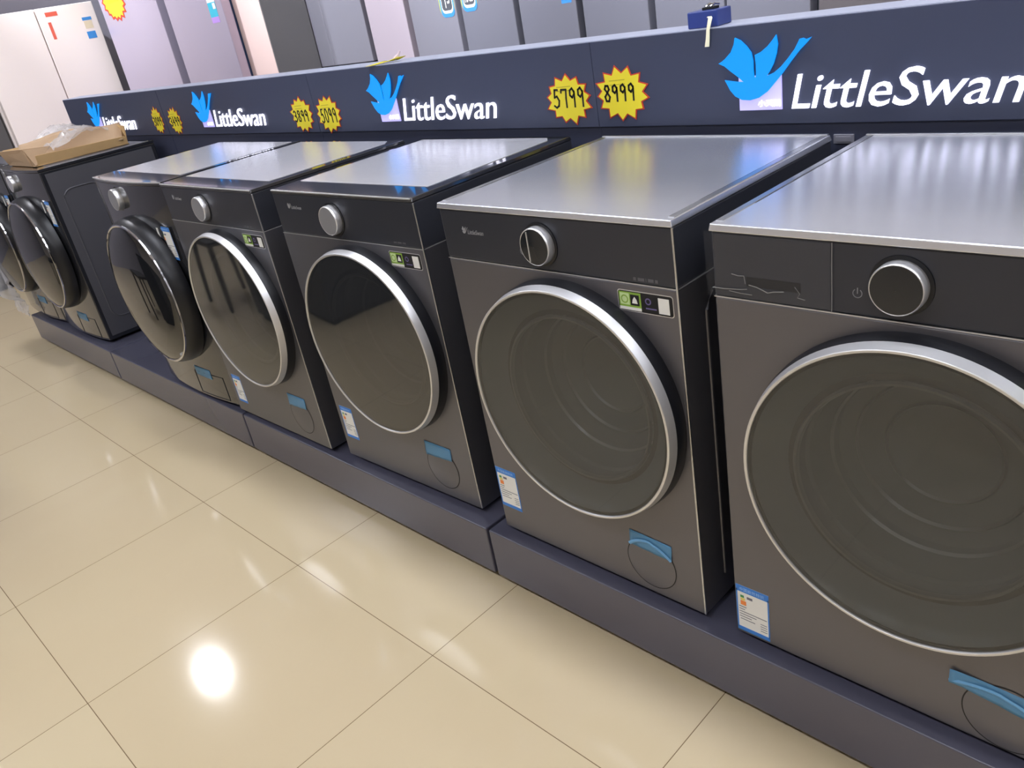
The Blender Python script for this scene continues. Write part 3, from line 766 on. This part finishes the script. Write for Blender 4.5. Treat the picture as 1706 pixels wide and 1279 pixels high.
# ------------------------------------------------------------------ things on the sign boards
t = thing('blue_case', 'small blue case with cream strap standing on the nearest sign board top', 'case', (.274, .655, B_Z1+.0003))
MB().box(-.040, .037, -.030, .030, 0, .035).build('case_body', M_BLUEBOX, t, bevel=.003)
MB().box(-.012, .018, -.012, .012, .035, .040).build('clip_plate', M_GROOVE, t, bevel=.001)
m = MB()
for k in range(2): m.tube([(-.004+k*.012, -.010, .041), (.002+k*.012, .0, .046), (.006+k*.012, .012, .043)], .0022, 8)
m.build('clip', M_CHROME2, t)
m = MB(); P = [(.016, -.0308, .020), (.021, -.034, .023), (.026, -.039, .020), (.025, -.0425, .010), (.022, -.0445, -.004), (.020, -.0446, -.022), (.017, -.0446, -.038)]
W_ = [.004, .005, .005, .0045, .004, .0045, .0055]
for k in range(len(P)-1):
    a, b = Vector(P[k]), Vector(P[k+1])
    m.hexa([(a.x-W_[k], a.y, a.z), (a.x+W_[k], a.y, a.z), (b.x+W_[k+1], b.y, b.z), (b.x-W_[k+1], b.y, b.z)],
           [(a.x-W_[k], a.y-.0018, a.z), (a.x+W_[k], a.y-.0018, a.z), (b.x+W_[k+1], b.y-.0018, b.z), (b.x-W_[k+1], b.y-.0018, b.z)])
m.build('strap', M_CREAM, t)

t = thing('yellow_leaflet', 'curled yellow leaflet lying on the third sign board top', 'leaflet', (-.925, .62, B_Z1))
m = MB(); G = []
for i in range(9):
    u = i/8; row = []
    for j in range(3):
        v = j/2
        row.append(m.v((-.06+u*.11, -.02+u*.05+v*.035, .001+.012*u*u+.004*math.sin(u*6)*v)))
    G.append(row)
for i in range(8):
    for j in range(2): m.face([G[i][j], G[i+1][j], G[i+1][j+1], G[i][j+1]])
o = m.build('sheet', M_YELLOW, t); md = o.modifiers.new('thick', 'SOLIDIFY'); md.thickness = .0012; md.offset = 1
m = MB(); m.tube([(.03, .035, .010), (.045, .040, .018), (.055, .042, .030)], [.006, .005, .002], 8); m.build('curl', pm('pale_pink_paper', (235, 215, 220), .6, noise=.04, nscale=20), t)

# ------------------------------------------------------------------ refrigerators
H = 1.84
def fridge(x0, x1, yf, doors, dmat, label, bmat=None, split=None, depth=.64, h=H, gap=.004, rail=True):
    w = x1-x0
    t = thing('refrigerator', label, 'refrigerator', ((x0+x1)/2, yf+depth/2, FLOOR_Z), 0, 'refrigerators along the back of the shop')
    X0 = -w/2; Y0 = -depth/2
    MB().box(X0, X0+w, Y0+.065, Y0+depth, .02, h).build('cabinet', bmat or M_FR_BODY, t, bevel=.004)
    for a, b, dm in doors:
        a -= (x0+x1)/2; b -= (x0+x1)/2
        if split: zs = [(.05, split-FLOOR_Z-.004), (split-FLOOR_Z+.004, h)]
        else: zs = [(.05, h)]
        for z0, z1 in zs: MB().box(a, b, Y0, Y0+.06, z0, z1).build('door', dm, t, bevel=.005)
    MB().box(X0+.02, X0+w-.02, Y0+.06, Y0+.10, 0, .05).build('base_grille', M_RUBBER, t)
    return t
g1 = fridge(-5.56, -4.585, 1.6, [(-5.555, -4.59, M_FR_LILAC)], M_FR_GREY, 'lilac-grey refrigerator with a yellow and red starburst, just right of the white one')
g2 = fridge(-4.475, -3.745, 1.6, [(-4.47, -3.71, M_FR_LILAC)], M_FR_LILAC, 'lilac refrigerator with a teal and white sticker, left of the white column', bmat=M_FR_BLUE)
# dark recess between the two
f0 = fridge(-4.45, -3.70, 2.26, [(-4.445, -3.705, M_FR_DARK)], M_FR_DARK, 'charcoal refrigerator mostly hidden behind the white column', depth=.5)
f3 = fridge(-3.69, -2.855, 2.0, [(-3.688, -3.275, M_FR_GREY), (-3.273, -2.862, M_FR_GREY)], M_FR_GREY, 'wide grey refrigerator right of the white column and charcoal strip', split=.955)
f4 = fridge(-2.835, -2.465, 2.0, [(-2.822, -2.478, M_FR_PINK)], M_FR_PINK, 'narrow pinkish single-door refrigerator behind the third sign board')
f5 = fridge(-2.445, -1.64, 2.0, [(-2.433, -2.062, M_FR_GREY), (-2.022, -1.652, M_FR_GREY2)], M_FR_GREY, 'grey two-door refrigerator with blue and green stickers on both doors')
f6 = fridge(-1.63, -1.25, 2.0, [(-1.615, -1.262, M_FR_GREY2)], M_FR_GREY2, 'grey single-door refrigerator above the 5799 price tag')
f7 = fridge(-1.24, -.508, 2.0, [(-1.225, -.872, M_FR_GREY2), (-.838, -.512, M_FR_GREY2)], M_FR_GREY2, 'grey two-door refrigerator with dark handle gap, behind the blue case')
f8 = fridge(-.504, -.15, 2.0, [(-.502, -.160, M_FR_GREY2)], M_FR_GREY2, 'grey single-door refrigerator right behind the blue case, hairline joint at its left')
f9 = fridge(-.135, .70, 2.0, [(-.128, .285, M_FR_BROWN), (.289, .69, M_FR_BROWN)], M_FR_BROWN, 'taupe refrigerator at the right, behind the lit lettering of the nearest board')
f10 = fridge(.72, 1.55, 2.0, [(.728, 1.13, M_FR_GREY2), (1.134, 1.54, M_FR_GREY2)], M_FR_GREY2, 'grey two-door refrigerator hidden behind the nearest sign board, seen in steel tops')

# white side-by-side refrigerator facing along the row
t = thing('refrigerator', 'white two-door refrigerator with red and blue stickers at the far left corner', 'refrigerator', (-6.03, 1.155, FLOOR_Z), 0, 'refrigerators along the back of the shop')
MB().box(-.33, .265, -.45, .45, .02, H).build('cabinet', M_FR_WHITE, t, bevel=.004)
MB().box(.27, .33, -.435, .020, .05, H).build('door', M_FR_WHITE, t, bevel=.005)
MB().box(.27, .33, .028, .450, .05, H).build('door', M_FR_WHITE, t, bevel=.005)
MB().box(.265, .29, .018, .030, .05, H-.005).build('door_gap', pm('gap_grey', (170, 160, 162), .6, noise=.04, nscale=20), t)
MB().box(.20, .28, -.40, .40, 0, .05).build('base_grille', M_RUBBER, t)
def wall_sticker(y0, y1, z0, z1, mat, name='sticker', lab=None):
    o = MB().box(.3302, .3308, y0-1.155, y1-1.155, z0-FLOOR_Z, z1-FLOOR_Z).build(name, mat, t)
    if lab: o['label'] = lab
M_FRED = pm('sticker_red', (235, 105, 85), .5, noise=.1, nscale=40)
wall_sticker(1.243, 1.330, 1.590, 1.619, M_FRED, lab='red horizontal sticker')
wall_sticker(1.242, 1.264, 1.435, 1.552, M_FRED, lab='red upright sticker')
wall_sticker(1.490, 1.560, 1.528, 1.550, M_SKY, lab='blue sticker strip')
wall_sticker(1.495, 1.555, 1.470, 1.524, pm('sticker_cream', (240, 225, 195), .5, noise=.1, nscale=40), lab='pale sticker')
wall_sticker(1.490, 1.555, 1.400, 1.450, M_SKY, lab='blue square sticker')
# charcoal refrigerator left of it
t2 = thing('refrigerator', 'charcoal refrigerator at the far left edge, left of the white one', 'refrigerator', (-6.05, .24, FLOOR_Z), 0, 'refrigerators along the back of the shop')
MB().box(-.33, .265, -.44, .44, .02, H).build('cabinet', M_FR_DARK, t2, bevel=.004)
MB().box(.27, .33, -.44, -.004, .05, H).build('door', M_FR_DARK, t2, bevel=.005)
MB().box(.27, .33, .004, .44, .05, H).build('door', M_FR_DARK, t2, bevel=.005)
MB().box(.20, .28, -.40, .40, 0, .05).build('base_grille', M_RUBBER, t2)

# stickers on refrigerator doors
def on_fridge(f, x0, x1, yf, z0, z1, mats, draw, name, lab):
    o = draw(MB(), x0-f.location.x, x1-f.location.x, yf-f.location.y, z0-FLOOR_Z, z1-FLOOR_Z).build(name, mats, f)
    o['label'] = lab; return o
def burst(m, x0, x1, y, z0, z1):
    cx, cz, rx, rz = (x0+x1)/2, (z0+z1)/2, (x1-x0)/2, (z1-z0)/2
    m.use(0).prism(star_pts(rx, rz, 18, .86, 0, cx, cz, 2), y-.0016, y-.0002)
    m.use(1).prism(star_pts(rx*.86, rz*.86, 18, .86, 0, cx, cz, 2), y-.0022, y-.0016)
    m.use(2).text('特价', cx-rx*.62, cz+rz*.28, rx*1.15, rz*.48, y-.0030, y-.0022)
    m.use(3).box(cx-rx*.5, cx+rx*.5, y-.0026, y-.0022, cz-rz*.12, cz+rz*.08)
    return m
on_fridge(g1, -5.50, -5.07, 1.6, 1.466, 1.76, [M_RED, M_YELLOW, M_FRED, pm('burst_print', (215, 195, 40), .6, noise=.1, nscale=30)], burst, 'starburst_sticker', 'yellow starburst sticker with red characters')
def strip(m, x0, x1, y, z0, z1):
    h = z1-z0
    m.use(0).box(x0, x1, y-.001, y-.0002, z0+h*.42, z1)
    m.use(1).box(x0, x1, y-.001, y-.0002, z0+h*.12, z0+h*.42); m.use(2).box(x0, x1, y-.001, y-.0002, z0, z0+h*.12)
    m.use(0).box(x0+(x1-x0)*.60, x0+(x1-x0)*.95, y-.0016, y-.001, z0+h*.28, z0+h*.40)
    m.use(3).box(x0+(x1-x0)*.15, x0+(x1-x0)*.5, y-.0016, y-.001, z0+h*.6, z0+h*.9)
    return m
on_fridge(g2, -3.885, -3.785, 1.6, 1.322, 1.60, [M_WHITE, M_TEAL, pm('sticker_violet', (190, 150, 225), .5, noise=.05, nscale=30), M_LYELLOW], strip, 'feature_sticker', 'white, teal and violet strip sticker')
def tagp(m, x0, x1, y, z0, z1): m.use(0).box(x0, x1, y-.001, y-.0002, z0, z1); m.use(1).box(x0, x0+(x1-x0)*.4, y-.0016, y-.001, z0+(z1-z0)*.4, z1); return m
on_fridge(f3, -3.62, -3.545, 2.0, 1.315, 1.50, [pm('sticker_pale_blue', (190, 205, 240), .5, noise=.05, nscale=30), M_WHITE], tagp, 'info_sticker', 'pale blue info sticker')
def bubble(txt, flip):
    def f(m, x0, x1, y, z0, z1):
        w = x1-x0; h = z1-z0
        m.use(0).prism(round_rect(x0, x1, z0, z1, .03), y-.001, y-.0002)
        m.use(1).prism(round_rect(x0+w*.08, x1-w*.03, z0-.012, z1-h*.1, .03), y-.0016, y-.001)
        m.use(2).prism(round_rect(x0+w*.16, x1-w*.10, z0+.006, z1-h*.1, .025), y-.0022, y-.0016)
        m.use(3).prism(round_rect(x0+w*.20, x1-w*.14, z0+.020, z1-h*.1, .02), y-.0026, y-.0022)
        m.use(2).text(txt, x0+w*.24, z0+.032, w*.56, h*.60, y-.0034, y-.0026)
        return m
    return f
SM = [pm('sticker_olive', (185, 190, 110), .5, noise=.05, nscale=30), M_SKY, M_WHITE, pm('sticker_slate', (90, 92, 98), .5, noise=.05, nscale=30)]
on_fridge(f5, -2.185, -2.068, 2.0, 1.140, 1.36, SM, bubble('节', 0), 'bubble_sticker', 'blue and green bubble sticker cut by the top of the picture')
on_fridge(f5, -2.015, -1.895, 2.0, 1.150, 1.36, SM, bubble('能', 1), 'bubble_sticker', 'blue bubble sticker on the right door')
on_fridge(f6, -1.345, -1.285, 2.0, 1.108, 1.20, [M_SKY, M_WHITE], tagp, 'info_sticker', 'small blue sticker')

# ------------------------------------------------------------------ across the aisle, mirrored in the door glass
t = thing('display_counter', 'black display counter across the aisle, mirrored in a washer door', 'counter', (-1.9-1.0, -1.95, FLOOR_Z))
MB().box(.15, .70, -.55, .93, .04, .82).build('body', M_COUNTER, t, bevel=.004)
MB().box(.14, .71, -.56, .94, .82, .85).build('top', M_BLACKGLOSS, t, bevel=.003)
MB().box(.18, .67, -.52, .90, 0, .04).build('base', M_RUBBER, t)
t = thing('stool', 'dark wooden stool across the aisle, its legs mirrored in a washer door', 'stool', (-3.26, -1.14, FLOOR_Z))
MB().box(-.24, .20, -.22, .22, .44, .475).build('seat', M_CHAIR, t, bevel=.008)
for sx in (-.22, .18):
    for sy in (-.20, .20): MB().hexa([(sx-.016, sy-.016, 0), (sx+.016, sy-.016, 0), (sx+.016, sy+.016, 0), (sx-.016, sy+.016, 0)], [(sx*.9-.02, sy*.9-.02, .44), (sx*.9+.02, sy*.9-.02, .44), (sx*.9+.02, sy*.9+.02, .44), (sx*.9-.02, sy*.9+.02, .44)]).build('leg', M_CHAIR, t)
